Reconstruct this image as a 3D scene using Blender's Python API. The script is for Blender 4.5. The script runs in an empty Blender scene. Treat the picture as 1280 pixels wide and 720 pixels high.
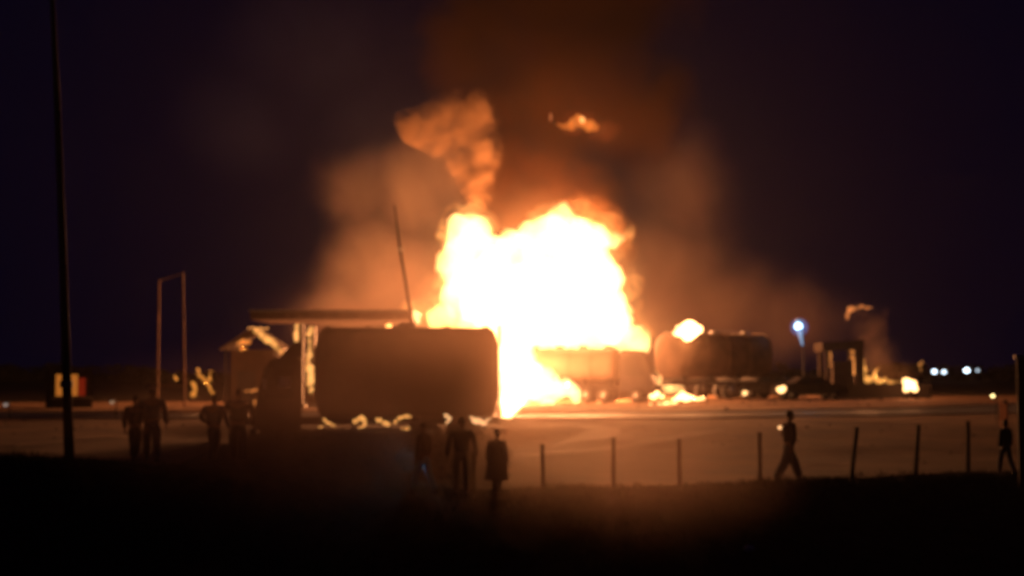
import bpy, bmesh, math, random
import numpy as np
from mathutils import Vector, Matrix, noise
random.seed(7)
sc = bpy.context.scene
COL = sc.collection
R = math.radians
# ------------------------------------------------------------------ camera
F = 1778.0            # focal length in pixels of the 1280 wide photograph
CAMZ = 2.0
PITCH = math.atan(105 / F)
cam_d = bpy.data.cameras.new('camera')
cam = bpy.data.objects.new('camera', cam_d); COL.objects.link(cam)
cam.location = (0, 0, CAMZ); cam.rotation_euler = (math.pi / 2 + PITCH, 0, 0)
cam_d.sensor_width = 36; cam_d.lens = 50; cam_d.clip_start = 0.1; cam_d.clip_end = 5000
cam_d.dof.use_dof = True; cam_d.dof.focus_distance = 8.0; cam_d.dof.aperture_fstop = 1.55
sc.camera = cam
# ------------------------------------------------------------------ night sky
w = bpy.data.worlds.new('World'); sc.world = w; w.use_nodes = True
wn = w.node_tree.nodes; wl = w.node_tree.links
bg = wn['Background']
sky = wn.new('ShaderNodeTexSky'); sky.sky_type = 'NISHITA'; sky.sun_disc = False
sky.sun_elevation = R(-7.0); sky.sun_rotation = R(200); sky.air_density = 1.5; sky.dust_density = 0.5; sky.ozone_density = 4
mix = wn.new('ShaderNodeMix'); mix.data_type = 'RGBA'; mix.blend_type = 'MIX'
mix.inputs[0].default_value = 0.7
mix.inputs[7].default_value = (0.003, 0.007, 0.085, 1)
wl.new(sky.outputs[0], mix.inputs[6]); wl.new(mix.outputs[2], bg.inputs[0])
bg.inputs[1].default_value = 0.08
# ------------------------------------------------------------------ exposure, sampling
sc.view_settings.view_transform = 'Standard'; sc.view_settings.look = 'None'
sc.view_settings.exposure = 0; sc.view_settings.gamma = 1
cy = sc.cycles
cy.max_bounces = 5; cy.diffuse_bounces = 2; cy.glossy_bounces = 2; cy.transmission_bounces = 4
cy.volume_bounces = 1; cy.transparent_max_bounces = 8
cy.sample_clamp_indirect = 3.0; cy.sample_clamp_direct = 0
cy.caustics_reflective = False; cy.caustics_refractive = False
cy.volume_step_rate = 3.5; cy.volume_max_steps = 96
cy.use_denoising = True
try: cy.denoiser = 'OPENIMAGEDENOISE'
except Exception: pass

FIRE_COL = (1.0, 0.35, 0.125)
LIGHT_SCALE = 0.22
HAZE = 0.00014

# ------------------------------------------------------------------ helpers
def P(px, py, y):
    """world point that the pixel (px, py) of the photograph shows at distance y"""
    dx = (px - 640) / F; dz = -(py - 360) / F
    c, s = math.cos(PITCH), math.sin(PITCH)
    vy = c - s * dz; vz = s + c * dz
    return Vector((dx / vy * y, y, CAMZ + vz / vy * y))

def sstep(a, b, x):
    t = min(1, max(0, (x - a) / (b - a))); return t * t * (3 - 2 * t)

LX = [-60, -12.2, -10.3, -6.3, -2.5, 0, 3.9, 8.5, 13.7, 60]
LY = [34, 34, 34, 33, 31.5, 31.2, 33, 36, 38, 40]
LZ = [0.0, -.02, -.12, -.4, -.6, -.65, -.68, -.72, -.68, -.6]
def lip(x):
    return float(np.interp(x, LX, LY)), float(np.interp(x, LX, LZ))
def gz(x, y):
    ly, lz = lip(x)
    rise = 0.30 * sstep(6, 14, x) * sstep(65, 85, y)
    if y >= ly:
        z = lz * (1 - sstep(ly, 64, y)) + rise
    else:
        d = ly - y
        z = lz - 0.24 * d * sstep(0, 1.6, d) if d < 14 else lz - 0.24 * 14
    z -= .3 * sstep(-14, -11.5, x) * (1 - sstep(.5, 2.5, x)) * sstep(43.5, 45.5, y) * (1 - sstep(50, 54, y))
    if y < 95: z += 0.035 * noise.noise(Vector((x * .35, y * .35, 0))) * (1 - sstep(70, 95, y))
    return z

def N(nt, typ, **kw):
    n = nt.nodes.new(typ)
    for k, v in kw.items():
        if isinstance(k, str) and hasattr(n, k): setattr(n, k, v)
    return n

def mat(name, col, rough=0.6, metal=0.0, vary=0.35, scale=3.0, bump=0.15, dark=None, coat=0.0, spec=.5):
    m = bpy.data.materials.new(name); m.use_nodes = True
    nt = m.node_tree; b = nt.nodes['Principled BSDF']
    tc = N(nt, 'ShaderNodeTexCoord')
    n1 = N(nt, 'ShaderNodeTexNoise'); n1.inputs['Scale'].default_value = scale; n1.inputs['Detail'].default_value = 8
    n1.inputs['Roughness'].default_value = .65
    nt.links.new(tc.outputs['Object'], n1.inputs['Vector'])
    cr = N(nt, 'ShaderNodeValToRGB')
    d = dark if dark else tuple(c * (1 - vary) for c in col)
    cr.color_ramp.elements[0].position = .35; cr.color_ramp.elements[0].color = (*d, 1)
    cr.color_ramp.elements[1].position = .62; cr.color_ramp.elements[1].color = (*col, 1)
    nt.links.new(n1.outputs[0], cr.inputs[0]); nt.links.new(cr.outputs[0], b.inputs['Base Color'])
    b.inputs['Metallic'].default_value = metal
    mr = N(nt, 'ShaderNodeMapRange'); mr.inputs[3].default_value = max(.05, rough - .12); mr.inputs[4].default_value = min(1, rough + .15)
    nt.links.new(n1.outputs[0], mr.inputs[0]); nt.links.new(mr.outputs[0], b.inputs['Roughness'])
    b.inputs['Specular IOR Level'].default_value = spec
    if coat: b.inputs['Coat Weight'].default_value = coat
    if bump:
        n2 = N(nt, 'ShaderNodeTexNoise'); n2.inputs['Scale'].default_value = scale * 9; n2.inputs['Detail'].default_value = 5
        nt.links.new(tc.outputs['Object'], n2.inputs['Vector'])
        bp = N(nt, 'ShaderNodeBump'); bp.inputs['Strength'].default_value = bump; bp.inputs['Distance'].default_value = .03
        nt.links.new(n2.outputs[0], bp.inputs['Height']); nt.links.new(bp.outputs[0], b.inputs['Normal'])
    return m

def emit(name, col, s):
    m = bpy.data.materials.new(name); m.use_nodes = True
    b = m.node_tree.nodes['Principled BSDF']
    b.inputs['Base Color'].default_value = (.03, .03, .03, 1); b.inputs['Specular IOR Level'].default_value = .1
    b.inputs['Emission Color'].default_value = (*col, 1); b.inputs['Emission Strength'].default_value = s
    return m

def flame_mat(name, col, s, hetero=None):
    """a burning gas: light given off per metre of depth"""
    m = bpy.data.materials.new(name); m.use_nodes = True; nt = m.node_tree
    nt.nodes.remove(nt.nodes['Principled BSDF'])
    e = N(nt, 'ShaderNodeEmission'); e.inputs[0].default_value = (*col, 1); e.inputs[1].default_value = s
    if hetero:
        tc = N(nt, 'ShaderNodeTexCoord'); n = N(nt, 'ShaderNodeTexNoise'); n.inputs['Scale'].default_value = hetero
        n.inputs['Detail'].default_value = 4; n.inputs['Distortion'].default_value = 1.2
        nt.links.new(tc.outputs['Object'], n.inputs['Vector'])
        mr = N(nt, 'ShaderNodeMapRange'); mr.inputs[1].default_value = .45; mr.inputs[2].default_value = .68; mr.inputs[4].default_value = s
        nt.links.new(n.outputs[0], mr.inputs[0]); nt.links.new(mr.outputs[0], e.inputs[1])
    nt.links.new(e.outputs[0], nt.nodes['Material Output'].inputs['Volume'])
    return m

def smoke_mat(name, col, dens, scale=None, lo=.42, hi=.62, base=0.0, aniso=.2, absorb=None, balls=None, edge=1.0, warp=6.0):
    m = bpy.data.materials.new(name); m.use_nodes = True; nt = m.node_tree
    nt.nodes.remove(nt.nodes['Principled BSDF'])
    v = N(nt, 'ShaderNodeVolumePrincipled')
    v.inputs['Color'].default_value = (*col, 1); v.inputs['Density'].default_value = dens
    v.inputs['Anisotropy'].default_value = aniso
    if absorb: v.inputs['Absorption Color'].default_value = (*absorb, 1)
    if scale:
        tc = N(nt, 'ShaderNodeTexCoord'); n = N(nt, 'ShaderNodeTexNoise'); n.inputs['Scale'].default_value = scale
        n.inputs['Detail'].default_value = 6; n.inputs['Roughness'].default_value = .62; n.inputs['Distortion'].default_value = .9
        nt.links.new(tc.outputs['Object'], n.inputs['Vector'])
        mr = N(nt, 'ShaderNodeMapRange'); mr.inputs[1].default_value = lo; mr.inputs[2].default_value = hi
        mr.inputs[3].default_value = base * dens; mr.inputs[4].default_value = dens
        nt.links.new(n.outputs[0], mr.inputs[0]); out = mr.outputs[0]
        if balls:
            acc = None
            nd = N(nt, 'ShaderNodeTexNoise'); nd.inputs['Scale'].default_value = scale * 1.3; nd.inputs['Detail'].default_value = 6; nd.inputs['Roughness'].default_value = .6; nt.links.new(tc.outputs['Object'], nd.inputs['Vector'])
            ms = N(nt, 'ShaderNodeVectorMath'); ms.operation = 'MULTIPLY_ADD'; nt.links.new(nd.outputs['Color'], ms.inputs[0]); ms.inputs[1].default_value = (warp,) * 3; nt.links.new(tc.outputs['Object'], ms.inputs[2])
            ctr = N(nt, 'ShaderNodeVectorMath'); ctr.operation = 'SUBTRACT'; nt.links.new(ms.outputs[0], ctr.inputs[0]); ctr.inputs[1].default_value = (warp / 2,) * 3
            for c, rr in balls:
                sb = N(nt, 'ShaderNodeVectorMath'); sb.operation = 'SUBTRACT'; nt.links.new(ctr.outputs[0], sb.inputs[0]); sb.inputs[1].default_value = c
                dv = N(nt, 'ShaderNodeVectorMath'); dv.operation = 'DIVIDE'; nt.links.new(sb.outputs[0], dv.inputs[0]); dv.inputs[1].default_value = rr
                ln = N(nt, 'ShaderNodeVectorMath'); ln.operation = 'LENGTH'; nt.links.new(dv.outputs[0], ln.inputs[0])
                sm_ = N(nt, 'ShaderNodeMapRange'); sm_.interpolation_type = 'SMOOTHSTEP'; sm_.inputs[1].default_value = 1; sm_.inputs[2].default_value = 1 - edge; nt.links.new(ln.outputs['Value'], sm_.inputs[0])
                if acc is None: acc = sm_.outputs[0]
                else:
                    ad = N(nt, 'ShaderNodeMath'); ad.operation = 'MAXIMUM'; nt.links.new(acc, ad.inputs[0]); nt.links.new(sm_.outputs[0], ad.inputs[1]); acc = ad.outputs[0]
            mu = N(nt, 'ShaderNodeMath'); mu.operation = 'MULTIPLY'; nt.links.new(out, mu.inputs[0]); nt.links.new(acc, mu.inputs[1]); out = mu.outputs[0]
        nt.links.new(out, v.inputs['Density'])
    nt.links.new(v.outputs[0], nt.nodes['Material Output'].inputs['Volume'])
    return m

def tag(o, label=None, cat=None, group=None, kind=None):
    if label: o['label'] = label
    if cat: o['category'] = cat
    if group: o['group'] = group
    if kind: o['kind'] = kind
    return o
def empty(name, loc, label=None, cat=None, group=None, rz=0):
    o = bpy.data.objects.new(name, None); COL.objects.link(o); o.empty_display_size = .3
    o.location = loc; o.rotation_euler = (0, 0, rz); tag(o, label, cat, group); return o
def obj(name, bm, m, parent=None, smooth=False):
    me = bpy.data.meshes.new(name)
    if isinstance(bm, bmesh.types.BMesh):
        bmesh.ops.recalc_face_normals(bm, faces=bm.faces)
        bm.to_mesh(me); bm.free()
    else: me = bm
    me.name = name
    if m is not None:
        me.materials.clear(); me.materials.append(m)
    if smooth:
        for p in me.polygons: p.use_smooth = True
    o = bpy.data.objects.new(name, me); COL.objects.link(o)
    if parent: o.parent = parent
    return o
def box(bm, c, s, rot=None, bev=0.0):
    r = bmesh.ops.create_cube(bm, size=1)
    vs = r['verts']
    M = Matrix.Translation(Vector(c)) @ (rot if rot else Matrix()) @ Matrix.Diagonal((*s, 1))
    bmesh.ops.transform(bm, matrix=M, verts=vs)
    if bev:
        es = list({e for v in vs for e in v.link_edges})
        bmesh.ops.bevel(bm, geom=es, offset=bev, segments=2, affect='EDGES', profile=.6)
    return bm
def tube(bm, a, b, r1, r2=None, seg=12):
    a = Vector(a); b = Vector(b); r2 = r1 if r2 is None else r2
    d = b - a
    M = Matrix.Translation((a + b) / 2) @ d.to_track_quat('Z', 'Y').to_matrix().to_4x4()
    bmesh.ops.create_cone(bm, cap_ends=True, segments=seg, radius1=r1, radius2=r2, depth=d.length, matrix=M)
    return bm
def ball(bm, c, r, s=(1, 1, 1), sub=2):
    bmesh.ops.create_icosphere(bm, subdivisions=sub, radius=r, matrix=Matrix.Translation(Vector(c)) @ Matrix.Diagonal((*s, 1)))
    return bm
def NB(): return bmesh.new()
def evaluated(o):
    dg = bpy.context.evaluated_depsgraph_get()
    me = bpy.data.meshes.new_from_object(o.evaluated_get(dg))
    old = o.data; bpy.data.objects.remove(o); bpy.data.meshes.remove(old)
    return me
def lumps(spheres, voxel, amp=.3, nsc=.5, amp2=0, nsc2=2, seed=0, up=0, origin=None):
    """closed billowing mesh: spheres merged, then pushed in and out by noise"""
    bm = NB()
    for c, r, s in spheres: ball(bm, c, r, s, 3)
    me = bpy.data.meshes.new('tmp'); bm.to_mesh(me); bm.free()
    o = bpy.data.objects.new('tmp', me); COL.objects.link(o)
    md = o.modifiers.new('r', 'REMESH'); md.mode = 'VOXEL'; md.voxel_size = voxel
    me = evaluated(o)
    bm = NB(); bm.from_mesh(me); bpy.data.meshes.remove(me)
    bm.normal_update()
    off = Vector((seed * 13.7, seed * 7.1, 0))
    for _ in range(2): bmesh.ops.smooth_vert(bm, verts=bm.verts, factor=.5, use_axis_x=True, use_axis_y=True, use_axis_z=True)
    bm.normal_update()
    new = []
    for v in bm.verts:
        q = v.co * nsc + off; q.z -= up
        d = amp * (1 - 2 * abs(noise.noise(q)) * 1.6)
        d += amp * .45 * (1 - 3.2 * abs(noise.noise(q * 2.1 + off)))
        if amp2: d += amp2 * (1 - 3.2 * abs(noise.noise(v.co * nsc2 + off)))
        new.append(v.co + v.normal * d)
    for v, c in zip(bm.verts, new): v.co = c
    left = set(bm.verts); best = []
    while left:      # drop the crumbs the merging leaves
        st = [left.pop()]; comp = list(st)
        while st:
            v = st.pop()
            for e in v.link_edges:
                q = e.other_vert(v)
                if q in left: left.discard(q); st.append(q); comp.append(q)
        if len(comp) > len(best): best = comp
    keep = set(best); bmesh.ops.delete(bm, geom=[v for v in bm.verts if v not in keep], context='VERTS')
    if origin is not None:
        for v in bm.verts: v.co -= origin
    me = bpy.data.meshes.new('lumps'); bm.to_mesh(me); bm.free()
    return me
def px_spheres(lst, y, yj=0.0, sq=(1, 1, 1)):
    out = []
    rnd = random.Random(len(lst))
    for e in lst:
        cx, cyy, r = e[:3]; dy = e[3] if len(e) > 3 else 0
        d = y + dy + rnd.uniform(-yj, yj)
        out.append((P(cx, cyy, d), r / F * d, sq))
    return out

# ------------------------------------------------------------------ materials
M = {}
M['dirt'] = mat('packed sandy dirt', (.235, .13, .072), .85, 0, .5, .25, .5, spec=.12)
M['dark_grass'] = mat('dark grass cover standing in for tanker shadow', (.05, .034, .022), .95, 0, .6, 1.2, .8, spec=.1)
M['asphalt'] = mat('worn asphalt', (.10, .095, .09), .55, 0, .4, .9, .4)
M['concrete'] = mat('stained concrete', (.33, .31, .28), .7, 0, .4, .8, .3)
M['tank_dark'] = mat('sooty painted tank steel', (.13, .08, .055), .8, 0, .5, .9, .1, spec=.2)
M['tank_grey'] = mat('dusty grey tank steel', (.24, .17, .13), .75, 0, .4, .7, .1, spec=.25)
M['chassis'] = mat('black chassis steel', (.03, .026, .024), .75, 0, .4, 3, spec=.15)
M['rubber'] = mat('dusty tyre rubber', (.03, .028, .026), .85, 0, .3, 6)
M['rim'] = mat('scuffed wheel steel', (.3, .29, .27), .5, .5, .4, 5)
M['glass'] = mat('dark cab glass', (.02, .025, .03), .12, 0, .1, 2, 0)
M['cab'] = mat('sooty dark cab paint', (.05, .045, .05), .6, 0, .4, 2, .05, spec=.2)
M['grey_metal'] = mat('weathered galvanised steel', (.22, .21, .2), .5, .4, .4, 3)
M['pole'] = mat('dark creosoted wood', (.045, .035, .03), .85, 0, .4, 2, .5)
M['post'] = mat('rusty steel fence post', (.045, .028, .02), .9, 0, .4, 6, spec=.1)
M['wall'] = mat('smoke stained plaster', (.13, .08, .055), .9, 0, .5, .7, .2, spec=.1)
M['roof'] = mat('rusty corrugated sheet', (.16, .10, .07), .65, .3, .5, 1.4)
M['burnt'] = mat('burnt bare steel', (.035, .026, .022), .85, .0, .5, 2, spec=.15)
M['skin'] = mat('brown skin', (.16, .085, .055), .55, 0, .15, 8, 0)
M['hair'] = mat('short black hair', (.012, .01, .01), .8, 0, .2, 30, .3)
M['navy'] = mat('navy cloth', (.03, .04, .09), .9, 0, .3, 5)
M['black_cloth'] = mat('black cloth', (.018, .018, .02), .9, 0, .3, 5)
M['brown_cloth'] = mat('brown cloth', (.10, .06, .045), .9, 0, .3, 5)
M['blue_cloth'] = mat('light blue cloth', (.25, .5, .72), .85, 0, .2, 5)
M['grey_cloth'] = mat('grey cloth', (.09, .09, .10), .9, 0, .3, 5)
M['tan_cloth'] = mat('tan cloth', (.65, .48, .28), .9, 0, .3, 5)
M['white'] = mat('grubby white plastic', (.7, .68, .64), .5, 0, .2, 6)
M['glint'] = mat('pale blue grey window glint', (.55, .62, .75), .6, 0, .5, 6)  # paints the sky's reflection as a pale colour
M['gantry'] = mat('flaking rusty orange steel', (.22, .12, .07), .8, .0, .6, 1.5, spec=.2)
M['ochre'] = mat('orange painted board', (.16, .05, .015), .95, 0, .3, 2, spec=.03)
M['red'] = mat('red painted board', (.4, .03, .02), .6, 0, .3, 2)

# ------------------------------------------------------------------ ground
def sheet(name, xs, ys, zf, m, keep=None):
    vs = []; fs = []; idx = {}
    for j, y in enumerate(ys):
        for i, x in enumerate(xs):
            idx[i, j] = len(vs); vs.append((x, y, zf(x, y)))
    for j in range(len(ys) - 1):
        for i in range(len(xs) - 1):
            if keep and not keep((xs[i] + xs[i + 1]) / 2, (ys[j] + ys[j + 1]) / 2): continue
            fs.append((idx[i, j], idx[i + 1, j], idx[i + 1, j + 1], idx[i, j + 1]))
    me = bpy.data.meshes.new(name); me.from_pydata(vs, [], fs); me.validate()
    return tag(obj(name, me, m, smooth=True), kind='structure')
xs = list(np.concatenate([[-1500, -600, -250, -140, -90, -65, -50], np.arange(-42, 42.1, .7), [50, 65, 90, 140, 250, 600, 1500]]))
ys = list(np.concatenate([[-60, -20, 0, 10], np.arange(14, 48, .45), np.arange(48, 70, 1), np.arange(70, 130, 4), [150, 190, 260, 400, 800, 2000]]))
ground = sheet('ground', xs, ys, gz, M['dark_grass'])
# the dusty yard lies on the ground from the lip of the bank to behind the station
def yard():
    vs = []; fs = []
    ux = list(np.concatenate([[-60, -50], np.arange(-42, 42.1, .7), [50, 60]])); K = 60
    for k in range(K):
        t = k / (K - 1)
        for x in ux:
            ly, _ = lip(x)
            y0 = ly + .5 + .35 * noise.noise(Vector((x * .6, 3, 0))) + .2 * noise.noise(Vector((x * 2.1, 9, 0)))
            y = y0 + (101 + 4 * noise.noise(Vector((x * .12, 1, 7))) + 1.5 * noise.noise(Vector((x * .5, 1, 7))) - max(0, -12 - x) * .35 - y0) * t ** 1.6
            vs.append((x, y, gz(x, y) + .03))
    n = len(ux)
    for k in range(K - 1):
        for i in range(n - 1):
            a = k * n + i; fs.append((a, a + 1, a + n + 1, a + n))
    me = bpy.data.meshes.new('yard'); me.from_pydata(vs, [], fs)
    return tag(obj('yard', me, M['dirt'], smooth=True), kind='structure')
yard()
# asphalt road crossing in front of the trucks, with kerbs
def road_c(x): return 63.5 + 0.012 * x * x * (1 if x > 0 else .3) + .05 * x
def strip(name, x0, x1, off0, off1, dz, m, h=0):
    vs = []; fs = []; X = np.arange(x0, x1 + .01, 1.5)
    for x in X:
        for o_ in (off0, off1):
            y = road_c(x) + o_; vs.append((x, y, gz(x, y) + .03 + dz + h))
    n = len(X)
    for i in range(n - 1): a = 2 * i; fs.append((a, a + 2, a + 3, a + 1))
    if h:
        b = len(vs); vs += [(v[0], v[1], v[2] - h - .1) for v in vs]
        for i in range(n - 1):
            a = 2 * i
            fs.append((a, a + 2, b + a + 2, b + a)); fs.append((a + 1, a + 3, b + a + 3, b + a + 1))
    me = bpy.data.meshes.new(name); me.from_pydata(vs, [], fs)
    return tag(obj(name, me, m, smooth=not h), kind='structure')
strip('road', -60, 60, -3.4, 3.4, .03, M['asphalt'])
strip('kerb', -60, 60, 3.4, 3.65, .0, M['concrete'], .09)
strip('kerb', -60, 60, -3.65, -3.4, .0, M['concrete'], .07)
# pale damp wheel tracks curling over the yard
def track(pts, wd, name='wheel_track'):
    c = M.setdefault('track', mat('pale polished sand track', (.36, .25, .17), .75, 0, .45, .5, .25, spec=.15, dark=(.27, .17, .11)))
    pp = [P(a, b, 10) for a, b in pts]
    g = []
    for q in pp:      # where the sight line meets the yard
        d = q - Vector((0, 0, CAMZ)); t = 3.0
        while t < 9 and CAMZ + d.z * t > gz(d.x * t, 10 * t): t += .01
        g.append(Vector((d.x * t, 10 * t, 0)))
    fine = []
    for i in range(len(g) - 1):
        for k in range(6): fine.append(g[i].lerp(g[i + 1], k / 6))
    fine.append(g[-1])
    for _ in range(6): fine = [fine[0]] + [(fine[i - 1] + fine[i] * 2 + fine[i + 1]) / 4 for i in range(1, len(fine) - 1)] + [fine[-1]]
    vs = []; fs = []
    for i, q in enumerate(fine):
        t = fine[min(i + 1, len(fine) - 1)] - fine[max(i - 1, 0)]; nn = Vector((-t.y, t.x, 0)).normalized()
        ww = wd * (.6 + .5 * abs(noise.noise(q * .4))) * min(1, .15 + min(i, len(fine) - 1 - i) / 4)
        for s in (-1, -.33, .33, 1):
            v = q + nn * ww * s; vs.append((v.x, v.y, gz(v.x, v.y) + .045))
        if i:
            a = (i - 1) * 4
            for k in range(3): fs.append((a + k, a + k + 1, a + 5 + k, a + 4 + k))
    me = bpy.data.meshes.new(name); me.from_pydata(vs, [], fs)
    return tag(obj(name, me, c, smooth=True), kind='structure')
track([(660, 536), (720, 532), (762, 538), (740, 550), (690, 560)], .9)
track([(650, 572), (730, 566), (790, 558), (850, 548), (905, 538)], .55)
track([(900, 520), (960, 522), (1030, 526), (1100, 528), (1180, 527)], 1.0)
track([(20, 560), (80, 552), (140, 548), (200, 540)], .6)

def bank_h(x, y):
    ly, _ = lip(x); cr = 44.3 + .35 * noise.noise(Vector((x * .3, 5, 0)))
    ends = sstep(-9.0, -7.2, x) * (1 - sstep(-.9, .35, x + .25 * noise.noise(Vector((y * .6, 1, 2)))))
    if y < cr: t = sstep(ly + .2, cr, y)
    else: t = 1 - sstep(cr, cr + 1.3, y)
    return -.02 + ends * (.07 + (.40 + .1 * noise.noise(Vector((x * .8, y * .5, 3))) + .12 * sstep(43.5, 44.6, y)) * t) - (1 - ends) * .06
def bank():  # bank hides the wheels; its dark cover stands in for the tanker's shadow
    X = np.arange(-12, 1.2, .3); vs = []; fs = []; K = 40
    for k in range(K):
        t = k / (K - 1)
        for x in X:
            ly, _ = lip(x); y = ly + .1 + (45.9 - ly - .1) * t
            vs.append((x, y, gz(x, y) + .03 + bank_h(x, y)))
    n = len(X)
    for k in range(K - 1):
        for i in range(n - 1): a = k * n + i; fs.append((a, a + 1, a + n + 1, a + n))
    me = bpy.data.meshes.new('earth_shadow_bank'); me.from_pydata(vs, [], fs)
    return tag(obj('earth_shadow_bank', me, M['dark_grass'], smooth=True), kind='structure')
bank()
def grass():
    rnd = random.Random(5); vs = []; fs = []
    def blade(x, y, z, h):
        a = rnd.uniform(0, math.pi); w_ = rnd.uniform(.006, .014); dx, dy = math.cos(a) * w_, math.sin(a) * w_
        lx, ly2 = rnd.uniform(-.4, .4) * h, rnd.uniform(-.4, .4) * h; i = len(vs)
        vs.extend([(x - dx, y - dy, z - .02), (x + dx, y + dy, z - .02), (x + dx * .6 + lx * .4, y + dy * .6 + ly2 * .4, z + h * .6), (x - dx * .6 + lx * .4, y - dy * .6 + ly2 * .4, z + h * .6), (x + lx, y + ly2, z + h)])
        fs.extend([(i, i + 1, i + 2, i + 3), (i + 3, i + 2, i + 4)])
    for _ in range(3800):
        x = rnd.uniform(-16, 17); ly, _z = lip(x); y = ly + rnd.gauss(-.2, .45) - (rnd.random() ** 2) * 7 * (rnd.random() < .5)
        h0 = .05 + .14 * max(0, noise.noise(Vector((x * .7, y * .7, 0))) + .35)
        for k in range(7):
            xx = x + rnd.gauss(0, .07); yy = y + rnd.gauss(0, .07)
            blade(xx, yy, gz(xx, yy) + .02, h0 * rnd.uniform(.5, 1.4))
    for _ in range(1500):
        x = rnd.uniform(-7.6, -.9); y = rnd.uniform(32, 45.4); h0 = .04 + .1 * rnd.random()
        for k in range(5):
            xx = x + rnd.gauss(0, .07); yy = y + rnd.gauss(0, .07)
            blade(xx, yy, gz(xx, yy) + .02 + max(0, bank_h(xx, yy)), h0 * rnd.uniform(.5, 1.4))
    me = bpy.data.meshes.new('grass'); me.from_pydata(vs, [], fs)
    tag(obj('grass', me, mat('dry dark grass blades', (.07, .06, .025), .8, 0, .5, 1, 0)), 'thin dark grass growing along the bank by the fence', kind='stuff')
grass()
def rubble():
    rnd = random.Random(9); b = NB()
    for _ in range(420):
        x = rnd.uniform(-22, 24); y = rnd.choice((rnd.uniform(40, 60), rnd.uniform(68, 92), rnd.uniform(82, 96))); r_ = rnd.uniform(.02, .065) * (y / 60)
        r0 = bmesh.ops.create_icosphere(b, subdivisions=1, radius=r_, matrix=Matrix.Translation((x, y, gz(x, y) + .03 + r_ * .3)) @ Matrix.Diagonal((rnd.uniform(.8, 1.8), rnd.uniform(.8, 1.4), rnd.uniform(.4, .9), 1)))
        for v in r0['verts']: v.co += noise.noise_vector(v.co * 9) * r_ * .5
    tag(obj('rubble', b, M['burnt']), 'scattered stones and burnt scraps on the sandy yard', kind='stuff')
rubble()

def far_trees():
    rnd = random.Random(21); vs = []; fs = []
    for _ in range(170):
        y = rnd.uniform(236, 262); x = rnd.uniform(-105, 105)
        h = 1.6 + 2.6 * max(0, noise.noise(Vector((x * .045, 2, 0))) + .3) + rnd.uniform(0, .9); rx = rnd.uniform(1.6, 3.4)
        for k in range(70):
            a = rnd.uniform(0, 6.283); q = rnd.random() ** .5; zz = rnd.random() ** .8 * h; sh = math.sqrt(max(.05, 1 - (zz / h) ** 2 * .85))
            c = Vector((x + math.cos(a) * q * rx * sh, y + math.sin(a) * q * rx * sh, gz(x, y) + zz)); u = Vector((rnd.gauss(0, 1), rnd.gauss(0, 1), rnd.gauss(0, 1))).normalized() * rnd.uniform(.25, .5)
            v = u.cross(Vector((rnd.gauss(0, 1), rnd.gauss(0, 1), rnd.gauss(0, 1)))).normalized() * rnd.uniform(.2, .4); i = len(vs)
            vs.extend([tuple(c - u), tuple(c + v), tuple(c + u), tuple(c - v)]); fs.append((i, i + 1, i + 2, i + 3))
    me = bpy.data.meshes.new('bushes'); me.from_pydata(vs, [], fs)
    tag(obj('bushes', me, mat('dark far foliage', (.05, .045, .03), .9, 0, .5, .5, 0, spec=.05)), 'low dark line of far bushes along the horizon', kind='stuff')
far_trees()

# ------------------------------------------------------------------ haze
hz = NB(); box(hz, (0, 135, 19.5), (320, 300, 51))
haze = tag(obj('haze', hz, smoke_mat('thin smoky air', (.92, .86, .82), HAZE, aniso=.82)), kind='stuff', label='thin warm smoky haze hanging over the whole yard')

# ------------------------------------------------------------------ fire
def lamp(parent, loc, watts, rad, col=FIRE_COL):
    l = bpy.data.lights.new('fire_or_added_light', 'POINT'); l.energy = watts * LIGHT_SCALE; l.color = col; l.shadow_soft_size = rad
    o = bpy.data.objects.new('fire_or_added_light', l); COL.objects.link(o); o.parent = parent; o.location = loc
    return o
FM = flame_mat('white hot flame', (1.0, .46, .14), 2.6)
FM2 = flame_mat('orange flame', (1.0, .36, .07), 1.3)
FM3 = flame_mat('ragged orange flame fringe', (1.0, .38, .09), .55, .45)

def fire(name, spheres, voxel, amp, nsc, mt, label, cat='fire', amp2=0, nsc2=2, seed=0, lights=(), group=None, fringe=None):
    base = Vector(spheres[0][0]); 
    for c, r, s in spheres:
        if c.z < base.z: base = c.copy()
    e = empty(name, (base.x, base.y, max(gz(base.x, base.y), base.z - 3)) if False else tuple(base), label, cat, group)
    obj('flame', lumps(spheres, voxel, amp, nsc, amp2, nsc2, seed, origin=base), mt, e, smooth=True)
    if fringe: obj('flame_fringe', lumps(fringe[0], voxel * 1.3, fringe[1], fringe[2], 0, 2, seed + 3, origin=base), fringe[3], e, smooth=True)
    for loc, wts, rad in lights: lamp(e, Vector(loc) - base, wts, rad)
    return e
def stroke(pts, n=5):
    out = []
    for (x0, y0, r0), (x1, y1, r1) in zip(pts, pts[1:]):
        for k in range(n):
            t = k / n; q = noise.noise_vector(Vector((x0 + k * .9, y0 + k * .7, r0))); rr = r0 + (r1 - r0) * t
            out.append((x0 + (x1 - x0) * t + q.x * rr * .7, y0 + (y1 - y0) * t + q.y * rr * .7, rr * (.85 + q.z * .55)))
    return out + [pts[-1]]
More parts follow.
